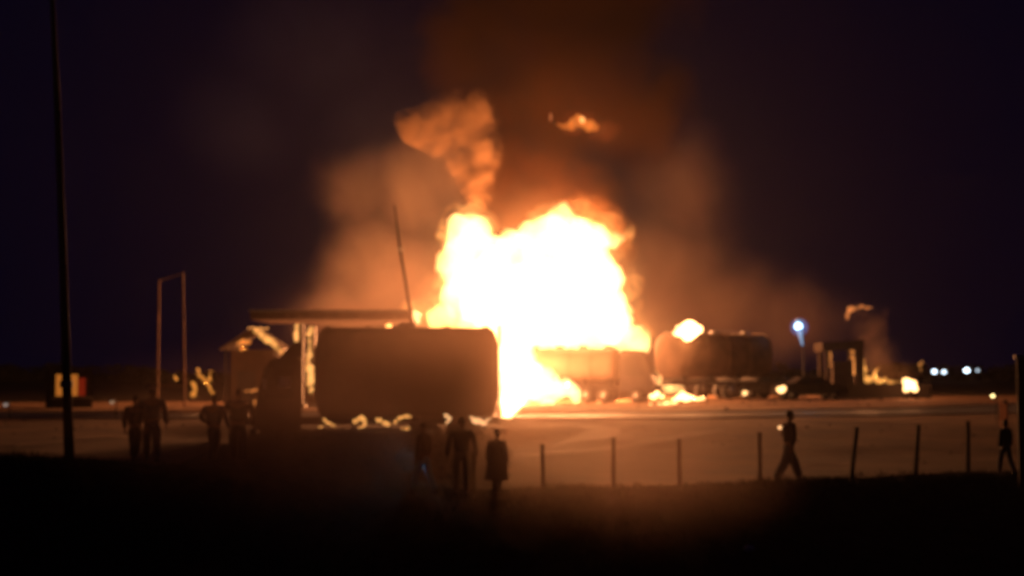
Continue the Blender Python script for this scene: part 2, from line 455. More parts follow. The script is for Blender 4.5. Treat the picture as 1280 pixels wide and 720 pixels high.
def small(strokes, y, label, mt=(1, .38, .09), heat=5.0, seed=0, lights=(), name='small_fire'):
    """one fire made of several tongues, each its own child"""
    f = strokes[0][0]; base = P(f[0], f[1], y); e = empty(name, base, label, 'fire')
    for i, st in enumerate(strokes):
        sp = px_spheres(stroke(st), y, 0); rm = min(r for c, r, q in sp)
        rb = max(r for c, r, q in sp); obj('flame', lumps(sp, max(.03, rm * .45), min(rb * .5, rm * .9), 1.0 / (rb * 2.5), 0, 2, seed + i * .37, origin=base), flame_mat('flame %d' % (seed * 10 + i), mt, heat / (2 * rb)), e, smooth=True)
    for loc, wts, rad in lights: lamp(e, Vector(loc) - base, wts, rad)
    return e
main = [(585,294,27),(578,328,27),(590,365,32),(622,345,26),(602,398,24),(640,390,42),(690,362,46),(700,305,28),(703,278,18),(733,303,26),
        (762,300,14),(738,350,36),(752,395,34),(775,415,24),(797,428,13),(700,412,42),(640,428,34),(660,325,16),(610,420,22),(735,425,26),(620,300,10),(670,345,26),(622,316,22),(645,314,22),(668,303,22),(640,345,26),(684,290,18)]
fr = [(585,290,32),(572,330,32),(600,400,34),(700,285,34),(735,300,40),(770,300,24),(780,330,16),(760,370,36),(790,420,22),(650,330,34),(650,400,50),(700,370,60),(520,398,16),(545,395,22)]
D0 = 97
lights = [(P(600, 430, D0), 80e3, 1.2), (P(650, 440, D0 - 1), 80e3, 1.2), (P(700, 425, D0), 55e3, 1.4), (P(735, 432, D0), 45e3, 1.2), (P(590, 315, D0 - 1), 60e3, 1.2), (P(712, 300, D0 - 1), 90e3, 1.2)]
MAIN_FIRE = fire('tank_fire', px_spheres(main, D0, 1.2), .34, .42, .42, FM, 'huge white hot flames towering behind the middle tanker', amp2=.16, nsc2=1.3, seed=2, lights=lights,
     fringe=(px_spheres(fr, D0 + .5, 1.0), .7, .35, FM3))
low = [(655,472,24),(674,480,19),(690,485,16),(706,488,13),(719,490,9),(640,452,30),(634,482,22),(632,508,14),(636,520,9),(660,488,17),(685,492,12),(706,491,9),(718,490,6),(655,462,20),(622,516,7)]
fire('pool_fire', px_spheres(low, 87.5, .4), .22, .26, .8, flame_mat('fierce pool flame', (1, .5, .18), 5.5), 'white hot flames pouring on the ground beside the middle tanker', amp2=.08, nsc2=2.2, seed=5,
     lights=[(P(634, 480, 89), 48e3, .9), (P(650, 500, 86.5), 9e3, .5)])
tongue = []
for k in range(56):
    yy = 86.5 - k * .5; r_ = 14 - 7 * k / 55; r_ *= .9 + .25 * math.sin(k * 1.7)
    tongue.append((643 - 9 * k / 55 + 2 * math.sin(k * .6), 465 + 2.02 * F / yy - r_ * .75, r_, yy - 87.5))
fire('ground_fire', px_spheres(tongue, 87.5, 0), .16, .1, .9, flame_mat('spreading flame', (1, .5, .17), 4), 'tongue of burning fuel running over the yard towards the front tanker', seed=33,
     lights=[(P(634, 508, 68), 3e3, .3)])
fire('small_fire', px_spheres([(862,413,13),(850,414,8),(872,412,8)], 86, .1), .14, .12, 1.2, flame_mat('bright flame', (1, .5, .18), 11), 'round white fireball on top of the right tanker', seed=3, lights=[(P(862, 412, 85), 3e3, .4)])
fire('small_fire', px_spheres([(828,478,7),(833,470,9),(838,482,10),(826,462,5),(850,487,5),(824,452,3)], 95, .1), .14, .15, 1.1, FM, 'pointed yellow flame between the middle and right tankers', seed=4, lights=[(P(833, 475, 93), 3e3, .4)])
small([[(812,508,2),(826,507,4),(846,507,3)],[(812,496,2),(820,494,3.4),(828,496,2)],[(842,500,2),(852,495,4.5),(862,498,3),(880,499,1.6)]], 84, 'flat burning puddle on the ground below the gap between the tankers', mt=(1, .48, .16), heat=9, seed=6, lights=[(P(832, 504, 82), 1e3, .3)])
fire('small_fire', px_spheres([(931,491,3.5),(938,491,2),(928,490,2)], 84, .05), .08, .05, 2, flame_mat('bright flame', (1, .5, .18), 11), 'tiny flame on the ground below the rear of the right tanker', seed=7)
fire('small_fire', px_spheres([(977,487,4.5),(982,484,2.5),(972,488,3)], 84, .05), .08, .06, 2, flame_mat('bright flame', (1, .5, .18), 11), 'small yellow flame just right of the right tanker', seed=8)
fire('small_fire', px_spheres([(1133,485,5),(1143,485,5),(1133,478,5),(1143,478,5),(1138,481,7)], 88.5, .02), .1, .08, 1.6, flame_mat('bright flame', (1, .5, .18), 11), 'bright square flame in a drum at the right end of the low wall', seed=9, lights=[(P(1138, 476, 88), 900, .3)])
small([[(1074,474,4),(1078,464,5),(1080,452,2)],[(1078,474,5),(1096,474,5),(1112,477,2.5),(1128,478,1.5)],[(1092,470,3),(1097,462,1.6)]], 100, 'yellow flames behind the low wall beside the burnt shelter', mt=(1, .40, .08), heat=1.1, seed=10, lights=[(P(1084, 462, 98), 4.5e3, .3)])
fire('small_fire', px_spheres([(1150,456,3),(1151,462,2),(1152,452,2)], 93, .05), .08, .06, 2, FM2, 'small orange flame above the drum fire at the far end', seed=11)
small([[(1066,464,4),(1067,452,3),(1065,438,1.6)],[(1034,462,1.8),(1038,450,2.2),(1036,438,1.4)]], 97, 'narrow flames against the posts of the burnt shelter', mt=(1, .34, .07), heat=.8, seed=12)
# flames round the left shed and canopy
small([[(316,411,2.2),(326,417,4.5),(336,425,4.5),(346,434,3.6),(352,440,2)]], 71, 'slanting yellow flame on the right slope of the shed roof', heat=1.1, mt=(1, .42, .09), seed=13, lights=[(P(332, 418, 70), 350, .2)])
small([[(274,438,1.4),(290,437,2.3),(318,435.5,2.2)],[(296,431,1.8),(304,427,2.8),(312,428,2)]], 70, 'low orange flames along the eave of the left shed', heat=.8, mt=(1, .28, .04), seed=14, lights=[(P(300, 430, 69), 200, .2)])
small([[(247,461,1.8),(250,469,2.6),(256,475,2.4),(262,484,3.2),(266,492,1.8)],[(264,464,1.2),(262,474,2.6)],[(241,494,2.4),(244,485,3.4),(240,478,1.6)],[(218,470,1.6),(220,474,1.8)]], 72, 'crooked orange flames left of the shed, behind two people', heat=.75, mt=(1, .34, .05), seed=15, lights=[(P(252, 478, 71), 220, .2)])
small([[(314,525,3),(328,526,3.4),(346,531,2)],[(318,520,3.6),(321,510,3.6),(322,500,2)],[(308,489,1.8),(326,488,2.2)]], 66, 'low orange flames on the ground beside the truck cab', mt=(1, .30, .06), heat=.6, seed=16, lights=[(P(320, 508, 65), 200, .2)])
small([[(389,410,3),(386,424,4.2),(388,440,3),(385,455,4),(389,468,4.2),(388,482,4.2),(389,493,2.4)],[(370,406,2.6),(371,420,3.4),(370,426,2)],[(372,436,2),(374,443,2.6)]], 58, 'tall yellow flame showing between the cab and the tank of the front truck', mt=(1, .44, .11), heat=1.5, seed=17, lights=[(P(387, 455, 57), 160, .2)])
small([[(398,410,2),(430,409,3.2),(470,409,3.6),(512,408,3.2)],[(540,402,10),(556,398,14)]], 76, 'long flat flames burning under the canopy roof', seed=18)
small([[(404,524,1.6),(410,528,2.4),(418,532,1.8)],[(399,534,1.8),(403,533,1.4)],[(443,527,2.4),(452,522,2.8),(458,530,2.6),(450,535,1.8)],[(470,524,2.4),(478,527,3),(486,531,2.2)],[(494,527,2),(502,522,3),(511,521,2.4)],
    [(468,537,1.8),(490,537,2.1),(512,535.5,2)]], 45.1, 'string of small flames seen below the front tank', mt=(1, .42, .10), heat=1.5, seed=19, lights=[(P(480, 524, 45.1), 25, .2)])
small([[(556,518,2),(563,522,2.4),(558,530,1.8)],[(586,520,2),(594,526,3.6),(606,528,3.8),(614,523,2)]], 45.7, 'broken yellow flames below the rear end of the front tank', mt=(1, .5, .2), heat=2.2, seed=20)
small([[(311,411,1.4),(320,411,2.4),(334,410.5,1.2)]], 74, 'thin orange flame on the left tip of the canopy roof', heat=1.2, seed=21)
# fireball floating in the smoke
_fb = fire('fireball', px_spheres([(725,152,9),(736,157,8),(715,156,7),(706,157,5),(699,155,3.5),(744,160,5)], 92, .1), .14, .12, 1.2, flame_mat('deep orange flame', (1, .24, .035), .8), 'orange fireball floating high up in the dark smoke', seed=22,
     lights=[(P(727, 150, 91.5), 1500, .2)])
FB = _fb
fire('fireball', px_spheres([(728,150,4.5),(727,147,2.5)], 91.2, 0), .1, .04, 2, FM, 'small white hot heart of the floating fireball', seed=24)
fire('fireball', px_spheres([(688.5,143,2.4),(688.5,147,2.6),(688,151,2.2)], 92, 0), .08, .03, 2, flame_mat('dull orange flame', (1, .33, .11), 1.3), 'narrow upright scrap of flame left of the floating fireball', seed=23)

# ------------------------------------------------------------------ smoke
def smoke(name, sph, voxel, amp, nsc, m, label, seed):
    base = Vector(sph[0][0])
    o = obj(name, lumps(sph, voxel, amp, nsc, amp * .25, nsc * 3, seed, origin=base), m, smooth=True)
    o.location = base
    return tag(o, label, kind='stuff')
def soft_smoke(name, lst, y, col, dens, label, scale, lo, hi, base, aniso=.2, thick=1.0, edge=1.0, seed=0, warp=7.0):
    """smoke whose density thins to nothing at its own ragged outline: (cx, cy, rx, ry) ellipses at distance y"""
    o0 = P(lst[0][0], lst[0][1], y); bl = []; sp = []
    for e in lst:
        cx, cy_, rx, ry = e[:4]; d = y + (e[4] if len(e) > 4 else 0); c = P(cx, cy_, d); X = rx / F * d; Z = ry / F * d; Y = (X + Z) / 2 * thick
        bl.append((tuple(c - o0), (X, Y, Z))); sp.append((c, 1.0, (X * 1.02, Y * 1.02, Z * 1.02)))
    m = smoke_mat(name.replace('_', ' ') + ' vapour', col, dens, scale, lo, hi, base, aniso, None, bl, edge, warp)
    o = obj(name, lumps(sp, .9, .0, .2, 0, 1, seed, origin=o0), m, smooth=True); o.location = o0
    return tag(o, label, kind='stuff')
def soft_gas(parent, lst, y, col, s_, scale, warp, seed):
    bl = []; sp = []; o0 = parent.location.copy()
    for cx, cy_, rx, ry in lst:
        c = P(cx, cy_, y); X = rx / F * y; Z = ry / F * y; Y = (X + Z) / 2
        bl.append((tuple(c - o0), (X, Y, Z))); sp.append((c, 1.0, (X * 1.02, Y * 1.02, Z * 1.02)))
    m = smoke_mat('glowing gas', (0, 0, 0), 1.0, scale, .3, .66, .35, 0, None, bl, 1.0, warp)
    nt = m.node_tree; v = [n for n in nt.nodes if n.type == 'PRINCIPLED_VOLUME'][0]
    src = v.inputs['Density'].links[0].from_socket
    e = N(nt, 'ShaderNodeEmission'); e.inputs[0].default_value = (*col, 1)
    mu = N(nt, 'ShaderNodeMath'); mu.operation = 'MULTIPLY'; mu.inputs[1].default_value = s_; nt.links.new(src, mu.inputs[0]); nt.links.new(mu.outputs[0], e.inputs[1])
    nt.links.new(e.outputs[0], nt.nodes['Material Output'].inputs['Volume']); nt.nodes.remove(v)
    obj('glowing_gas', lumps(sp, .7, 0, .2, 0, 1, seed, origin=o0), m, parent, smooth=True)
soft_gas(MAIN_FIRE, [(590,335,72,95),(690,335,100,110),(740,330,72,85),(660,420,130,75),(770,410,75,45),(555,395,50,45)], D0 - .6, (1, .36, .09), .16, .25, 4, 31)
soft_gas(FB, [(724,154,40,20),(755,162,34,20)], 92, (1, .20, .04), .10, .5, 2, 32)
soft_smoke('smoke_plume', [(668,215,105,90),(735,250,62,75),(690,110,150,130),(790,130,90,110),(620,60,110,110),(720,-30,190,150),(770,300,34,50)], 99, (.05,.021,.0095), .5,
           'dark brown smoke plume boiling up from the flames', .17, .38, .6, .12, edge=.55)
lobe = [(522,158,15),(535,168,16),(548,172,18),(565,160,24),(585,158,20),(558,142,24),(592,140,20),(598,165,14),(600,185,12),(601,205,12),(600,222,13),(596,236,11),(532,148,17),(512,147,11),(506,143,6),(552,184,9),(575,186,7),(582,200,6)]
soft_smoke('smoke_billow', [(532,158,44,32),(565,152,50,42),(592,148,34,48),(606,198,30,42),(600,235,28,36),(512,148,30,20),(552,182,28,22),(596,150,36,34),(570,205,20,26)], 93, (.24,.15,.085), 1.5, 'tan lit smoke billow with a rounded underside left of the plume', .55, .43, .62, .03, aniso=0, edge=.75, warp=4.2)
cauli = [(745,262,14),(762,270,15),(775,290,14),(768,250,12),(752,240,13),(730,245,11),(778,310,10)]
soft_smoke('smoke_billow', [(748,262,28,26),(768,280,22,32),(780,305,15,24),(724,248,22,16),(640,268,20,18)], 94.5, (.11,.055,.026), .7, 'knobbly orange brown smoke billow over the right shoulder of the flames', .5, .38, .6, .1, aniso=0, edge=.6, warp=2.4)
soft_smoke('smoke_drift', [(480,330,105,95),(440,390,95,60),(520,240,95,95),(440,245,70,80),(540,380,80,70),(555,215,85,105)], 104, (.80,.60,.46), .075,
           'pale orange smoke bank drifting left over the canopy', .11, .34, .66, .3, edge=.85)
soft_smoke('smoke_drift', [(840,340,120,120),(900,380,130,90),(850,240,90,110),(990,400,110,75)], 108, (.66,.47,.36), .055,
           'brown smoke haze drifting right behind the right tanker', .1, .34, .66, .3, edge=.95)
soft_smoke('smoke_drift', [(400,50,170,140),(300,150,130,110),(460,150,100,110)], 112, (.5,.6,1.0), .010,
           'faint bluish smoke veil high up left of the plume', .09, .34, .66, .25, edge=.95)
soft_smoke('glare_smoke', [(665,380,190,175),(760,430,150,80)], 84, (.85,.68,.5), .022, 'thin smoke added round the great flames for their bloom', .12, .3, .7, .5, aniso=.55, thick=.9, edge=1.0, warp=3)  # smoke put in to spread a bloom past the flame edges
soft_smoke('glare_smoke', [(600,450,330,170),(640,480,220,130)], 38, (.88,.62,.5), .075, 'thin smoke veil added before the front tanker as lens glare', .25, .3, .7, .5, aniso=.7, thick=1.4, edge=1.0, warp=1)  # added veil that lifts the truck's dark side like lens glare
soft_smoke('glare_smoke', [(610,565,430,200),(420,560,400,170)], 29.5, (.88,.62,.5), .11, 'thin warm smoke veil added over the dark bank as lens glare', .25, .3, .7, .5, aniso=.7, thick=1.0, edge=1.0, warp=1)  # added veil carrying the glare down over the foreground
soft_smoke('glare_smoke', [(650,455,95,120)], 43, (.9,.66,.5), .12, 'bright thin smoke added by the rear end of the front tank as bloom', .3, .3, .7, .5, aniso=.7, thick=.8, edge=1.0, warp=.6)  # added for the bloom over the tank's right end
soft_smoke('smoke_drift', [(1098,445,34,36),(1118,466,42,20),(1080,415,26,28)], 100.5, (.8,.6,.42), .10, 'orange lit smoke drifting right from the burnt shelter', .35, .36, .64, .15, aniso=.2, edge=.9, warp=2)
sm = [(1066,388,8),(1085,386,9),(1104,392,9),(1096,410,12),(1090,430,14),(1098,450,14),(1088,462,12),(1110,468,10),(1130,472,7),(1066,398,6)]
smoke('smoke_column', px_spheres(sm, 101, .4), .3, .35, .6, smoke_mat('grey brown smoke', (.28, .2, .15), .3, .45, .4, .66, .0, .1), 'small smoke column rising behind the burnt shelter', 6)
small([[(1058,402,2),(1059,392,2.4),(1062,386,3),(1074,384,2.4),(1088,385,1.4)]], 99.5, 'hooked orange glow standing in for lit smoke at the head of the small smoke column', mt=(1, .3, .07), heat=.6, seed=26, lights=[(P(1072, 392, 98.5), 400, .3)])  # emission stands in for a smoke edge lit from below

# ------------------------------------------------------------------ tankers
def wheel(parent, x, y, r=.5, wd=.3):
    b = NB(); tube(b, (x, y - wd / 2, r), (x, y + wd / 2, r), r, seg=28)
    bmesh.ops.bevel(b, geom=[e for e in b.edges if len(e.link_faces) == 2 and e.calc_face_angle() > 1], offset=.05, segments=2, affect='EDGES')
    t = obj('wheel', b, M['rubber'], parent, True)
    b = NB(); tube(b, (x, y - wd / 2 - .012, r), (x, y + wd / 2 + .012, r), r * .52, seg=20)
    tube(b, (x, y - wd / 2 - .04, r), (x, y + wd / 2 + .04, r), r * .18, seg=12)
    obj('rim', b, M['rim'], t, True)
def superell(L, W, H, n=40, ends=.35, pw=2.6):
    """tank body along X with domed ends"""
    b = NB(); rings = []
    prof = [(-L / 2, .0), (-L / 2 + .02, .55), (-L / 2 + .10, .80), (-L / 2 + ends * .6, .95), (-L / 2 + ends, 1.0)]
    prof = prof + [(-L / 2 + ends + (L - 2 * ends) * k / 8, 1.0) for k in range(1, 8)] + [(-a, s) for a, s in reversed(prof)]
    for x, s in prof:
        ring = []
        for k in range(n):
            a = 2 * math.pi * k / n; c, q = math.cos(a), math.sin(a)
            yy = math.copysign(abs(c) ** (2 / pw), c) * W / 2 * s; zz = math.copysign(abs(q) ** (2 / pw), q) * H / 2 * s
            ring.append(b.verts.new((x, yy, zz)))
        rings.append(ring)
    for i in range(len(rings) - 1):
        for k in range(n):
            b.faces.new((rings[i][k], rings[i][(k + 1) % n], rings[i + 1][(k + 1) % n], rings[i + 1][k]))
    bmesh.ops.remove_doubles(b, verts=b.verts, dist=.0005)
    return b
def hoop(x, W, H, pw, t=.05, wd=.07, n=40):
    b = NB(); rr = []
    for dx in (-wd / 2, wd / 2):
        for g in (-.02, t):
            ring = []
            for k in range(n):
                a = 2 * math.pi * k / n; c, q = math.cos(a), math.sin(a)
                ring.append(b.verts.new((x + dx, math.copysign(abs(c) ** (2 / pw), c) * (W / 2 + g), math.copysign(abs(q) ** (2 / pw), q) * (H / 2 + g))))
            rr.append(ring)
    for k in range(n):
        j = (k + 1) % n
        for a, c in ((0, 1), (1, 3), (3, 2), (2, 0)): b.faces.new((rr[a][k], rr[a][j], rr[c][j], rr[c][k]))
    return b
def tanker(loc, rz, L, W, H, zc, label, tm, cabside=-1, cab=True, hatches=3, rail=True, pw=2.6, wheels=(.55, .75, .9), group='road tankers at the fire', cabh=3.0, cabgap=.9, cabk=1.0):
    e = empty('tanker_truck', loc, label, 'tanker truck', group, rz)
    tk = superell(L, W, H, pw=pw); bmesh.ops.translate(tk, vec=(0, 0, zc), verts=tk.verts)
    t = obj('tank', tk, tm, e, True)
    for k in range(5):
        h = hoop(-L / 2 + .4 + (L - .8) * k / 4, W, H, pw); bmesh.ops.translate(h, vec=(0, 0, zc), verts=h.verts)
        obj('hoop', h, tm, t)
    for k in range(hatches):
        x = -L / 2 + L * (k + .5) / hatches
        b = NB(); tube(b, (x, 0, zc + H / 2 - .04), (x, 0, zc + H / 2 + .13), .3, seg=20); tube(b, (x, 0, zc + H / 2 + .13), (x, 0, zc + H / 2 + .18), .24, .2, seg=20)
        obj('hatch', b, M['grey_metal'], t)
    b = NB()
    for s in (-1, 1):
        box(b, (cabside * 1.3 * cab, s * .42, 1.0), (L + 2.6 * cab, .12, .24))
    for k in range(6): box(b, (-L / 2 + L * k / 5 * .98 + .05, 0, 1.0), (.1, .72, .18))
    obj('chassis', b, M['chassis'], e)
    for k in range(4):
        b = NB(); x = -L / 2 + .6 + (L - 1.2) * k / 3
        box(b, (x, 0, (1.125 + zc - H / 2 + .1) / 2), (.16, W * .7, zc - H / 2 + .1 - 1.125)); obj('saddle', b, M['chassis'], e)
    for f in wheels:
        x = -cabside * (f - .5) * L
        for s in (-1, 1): wheel(e, x, s * (W / 2 - .2), .5, .42)
    for s in (-1, 1):
        b = NB(); xm = -cabside * (wheels[-1] - .5) * L
        box(b, (xm + cabside * -.55, s * (W / 2 - .2), .95), (.04, .5, .5)); obj('mudflap', b, M['rubber'], e)
        b = NB()
        for z in (.65, .95): tube(b, (-L * .3, s * (W / 2 - .08), z), (L * .08, s * (W / 2 - .08), z), .035, seg=8)
        for x in (-L * .28, -L * .1, L * .06): tube(b, (x, s * (W / 2 - .08), .6), (x, s * (W / 2 - .08), 1.1), .03, seg=8)
        obj('side_guard', b, M['grey_metal'], e)
    xr = -cabside * L / 2
    b = NB(); box(b, (xr - cabside * .12, 0, .62), (.14, W * .92, .2), bev=.02); obj('bumper', b, M['chassis'], e)
    for s in (-1, 1):
        b = NB(); box(b, (xr - cabside * .21, s * W * .36, .64), (.04, .3, .12)); obj('tail_light', b, M['red'], e)
    b = NB()
    for s in (-1, 1): tube(b, (xr - cabside * .1, s * .2, .8), (xr - cabside * .1, s * .2, zc + H / 2 + .1), .022, seg=6)
    for k in range(9): z = .9 + k * (zc + H / 2 - .9) / 8.5; tube(b, (xr - cabside * .1, -.2, z), (xr - cabside * .1, .2, z), .018, seg=6)
    obj('ladder', b, M['grey_metal'], e)
    if rail:
        b = NB()
        tube(b, (-L * .44, W * .2, zc + H / 2 + .16), (L * .44, W * .2, zc + H / 2 + .16), .02, seg=6)
        for k in range(6): x = -L * .44 + L * .88 * k / 5; tube(b, (x, W * .2, zc + H / 2 - .08), (x, W * .2, zc + H / 2 + .16), .018, seg=6)
        obj('rail', b, M['grey_metal'], t)
    if cab:
        x0 = cabside * (L / 2 + cabgap); cl = 2.0; xc = x0 + cabside * cl / 2
        # cab shell in side profile, extruded across
        pr = [(0, .75), (0, cabh - .12), (.12, cabh), (1.25, cabh - .02), (1.5, cabh - .2), (1.92, 1.75), (2.0, 1.6), (2.02, .75)]
        pr = [(u * cabk, z) for u, z in pr]
        b = NB(); Wc = W * .94; L0 = []; L1 = []
        for u, z in pr:
            L0.append(b.verts.new((x0 + cabside * u, -Wc / 2, z))); L1.append(b.verts.new((x0 + cabside * u, Wc / 2, z)))
        b.faces.new(L0); b.faces.new(L1[::-1])
        for i in range(len(pr)): j = (i + 1) % len(pr); b.faces.new((L0[i], L0[j], L1[j], L1[i]))
        bmesh.ops.recalc_face_normals(b, faces=b.faces)
        bmesh.ops.bevel(b, geom=list(b.edges), offset=.06, segments=2, affect='EDGES')
        c = obj('cab', b, M['cab'], e)
        for s in (-1, 1):
            b = NB(); q = [(u * cabk, z) for u, z in ((.35, 1.75), (.35, cabh - .4), (1.2, cabh - .4), (1.62, 1.75))]
            vs0 = [b.verts.new((x0 + cabside * u, s * (Wc / 2 + .004), z)) for u, z in q]; vs1 = [b.verts.new((x0 + cabside * u, s * (Wc / 2 + .02), z)) for u, z in q]
            b.faces.new(vs0); b.faces.new(vs1[::-1])
            for i in range(4): j = (i + 1) % 4; b.faces.new((vs0[i], vs0[j], vs1[j], vs1[i]))
            obj('side_window', b, M['glass'], c)
            b = NB()
            box(b, (x0 + cabside * .95 * cabk, s * (Wc / 2 + .012), 1.25), (1.3 * cabk, .02, .9), bev=.008); d = obj('door', b, M['cab'], c)
            b = NB(); box(b, (x0 + cabside * 1.75 * cabk, s * (Wc / 2 + .22), 2.05), (.08, .2, .5), bev=.02); tube(b, (x0 + cabside * 1.7 * cabk, s * Wc / 2, 2.2), (x0 + cabside * 1.75 * cabk, s * (Wc / 2 + .2), 2.2), .02, seg=6)
            obj('mirror', b, M['cab'], c)
            b = NB(); box(b, (x0 + cabside * 2.04 * cabk, s * Wc * .36, .98), (.06, .32, .2), bev=.02); obj('headlight', b, M['rim'], c)
            wheel(e, x0 + cabside * 1.15 * cabk, s * (W / 2 - .2), .5, .3)
        if cabk < 1:
            b = NB(); box(b, (x0 + cabside * .62 * cabk * 1.2, -(Wc / 2 + .024), 2.25), (.34, .012, .3), bev=.003); obj('window_glint', b, M['glint'], c)  # pale panel painting the sky's reflection in the side window
            b = NB(); box(b, (x0 + cabside * 1.62 * cabk, -(Wc / 2 + .02), 2.2), (.08, .03, .32), bev=.01); obj('edge_glint', b, M['glint'], c)  # second painted reflection, a narrow pale strip
        b = NB(); v = [(1.56 * cabk, cabh - .3), (1.9 * cabk, 1.82)]
        a = Vector((v[1][0] - v[0][0], 0, v[1][1] - v[0][1])); nrm = Vector((-a.z, 0, a.x)).normalized() * .03
        if nrm.x < 0: nrm = -nrm
        vs = []
        for o_ in (0, 1):
            for (u, z), yy in ((v[0], -1), (v[1], -1), (v[1], 1), (v[0], 1)):
                vs.append(b.verts.new((x0 + cabside * (u + nrm.x * (o_ + .3)), yy * Wc * .43, z + nrm.z * (o_ + .3))))
        b.faces.new(vs[:4]); b.faces.new(vs[4:][::-1])
        for i in range(4): j = (i + 1) % 4; b.faces.new((vs[i], vs[j], vs[4 + j], vs[4 + i]))
        obj('windscreen', b, M['glass'], c)
        b = NB(); box(b, (x0 + cabside * 2.1 * cabk, 0, .62), (.2, Wc, .34), bev=.04); obj('front_bumper', b, M['cab'], e)
        b = NB(); box(b, (x0 + cabside * 2.04 * cabk, 0, 1.3), (.05, Wc * .6, .4), bev=.01); obj('grille', b, M['chassis'], c)
    return e
def on_ground(px, y, dz=.03):
    p = P(px, 400, y); p.z = gz(p.x, y) + dz; return p
# front truck: seen from the side, its cab on the left
p = on_ground(508, 47)
T1 = tanker(p, R(9), 6.0, 2.5, 2.95, 2.62 - .06, 'big dark tanker truck nearest the camera, in front of the canopy, cab at its left', M['tank_dark'], -1, hatches=1, rail=False, pw=5.5, wheels=(.6, .82), cabh=3.05, cabgap=.42, cabk=.72)
# air deflector and stack on the cab roof give it its peaked outline
c1 = [c for c in T1.children if c.name.startswith('cab')][0]
b = NB(); xx = -(5.9 / 2 + .42)
vsl = [(xx - .04, 3.05), (xx - .04, 3.5), (xx - .3, 3.55), (xx - .75, 3.05)]
A = [b.verts.new((x, -.75, z)) for x, z in vsl]; B = [b.verts.new((x, .75, z)) for x, z in vsl]
b.faces.new(A); b.faces.new(B[::-1])
for i in range(4): j = (i + 1) % 4; b.faces.new((A[i], A[j], B[j], B[i]))
obj('air_deflector', b, M['cab'], c1)
# middle tanker, rear end turned to us on the right
p = on_ground(714, 92)
tanker(p, R(-14), 6.4, 2.5, 2.0, 2.5, 'middle tanker truck standing in front of the biggest flames, cab at its right', M['tank_grey'], 1, hatches=4, pw=2.4, wheels=(.12, .3, .86), cabh=3.35, cabgap=.15)
# right tanker
p = on_ground(893, 90)
tanker(p, R(38), 8.4, 2.7, 2.75, 2.75, 'right tanker truck, its rounded rear end turned towards us, beside the blue lamp', M['tank_dark'], -1, cab=False, hatches=3, pw=3.0, wheels=(.5, .7, .88))

# ------------------------------------------------------------------ station canopy
pc = on_ground(414, 78)
s78 = 78 / F
can = empty('station_canopy', pc, 'flat roofed filling station canopy on pillars behind the front tanker', 'canopy')
zt = P(414, 388, 78).z - pc.z; zb = P(414, 404, 78).z - pc.z; wx = 203 * s78
b = NB(); box(b, (0, 3.2, (zt + zb) / 2 + .1), (wx, 6.4, zt - zb - .2), bev=.03); rf = obj('roof', b, M['roof'], can)
b = NB(); box(b, (0, 3.2, zt - .02), (wx + .14, 6.54, .12)); obj('fascia', b, M['grey_metal'], can)
for k in range(13):
    b = NB(); box(b, (-wx / 2 + wx * (k + .5) / 13, -.03, (zt + zb) / 2 + .05), (wx / 13 - .03, .05, zt - zb - .42)); obj('fascia_panel', b, M['roof'], can)
for x, yy in (((373 - 414) * s78, .7), ((500 - 414) * s78, .7), ((373 - 414) * s78, 5.5), ((500 - 414) * s78, 5.5)):
    b = NB(); box(b, (x, yy, zb / 2), (.38, .38, zb), bev=.03); box(b, (x, yy, .12), (.7, .7, .24)); obj('pillar', b, M['concrete'], can)
for x in (-1.5, 2.2):
    b = NB(); box(b, (x, 3.2, .1), (1.6, 1.2, .2), bev=.03); isl = obj('pump_island', b, M['concrete'], can)
# fuel pumps are things of their own
for i, x in enumerate((-1.5, 2.2)):
    q = Vector((pc.x + x, pc.y + 3.2, pc.z + .2))
    e = empty('fuel_pump', q, ['fuel pump on the left island below the canopy', 'fuel pump on the right island below the canopy'][i], 'fuel pump', 'pumps below the canopy')
    b = NB(); box(b, (0, 0, .8), (.8, .5, 1.6), bev=.04); obj('body', b, M['wall'], e)
    b = NB(); box(b, (0, -.265, 1.25), (.5, .03, .35)); obj('display', b, M['glass'], e)
    b = NB(); tube(b, (.42, 0, 1.3), (.52, 0, .5), .03, seg=8); tube(b, (.52, 0, .5), (.42, 0, .2), .03, seg=8); obj('hose', b, M['rubber'], e)
# shop building behind the canopy
q = on_ground(440, 96); e = empty('station_shop', q, 'low smoke stained shop building behind the canopy', 'building')
b = NB(); box(b, (0, 2, 1.5), (9, 4, 3), bev=.02); obj('wall', b, M['wall'], e)
b = NB(); box(b, (0, 2, 3.12), (9.5, 4.5, .22)); obj('roof', b, M['concrete'], e)
for x in (-3, 0, 3):
    b = NB(); box(b, (x, -.03, 1.5), (1.5, .08, 1.3)); wf = obj('window', b, M['grey_metal'], e)
    b = NB(); box(b, (x, -.08, 1.5), (1.3, .03, 1.1)); obj('pane', b, M['glass'], wf)

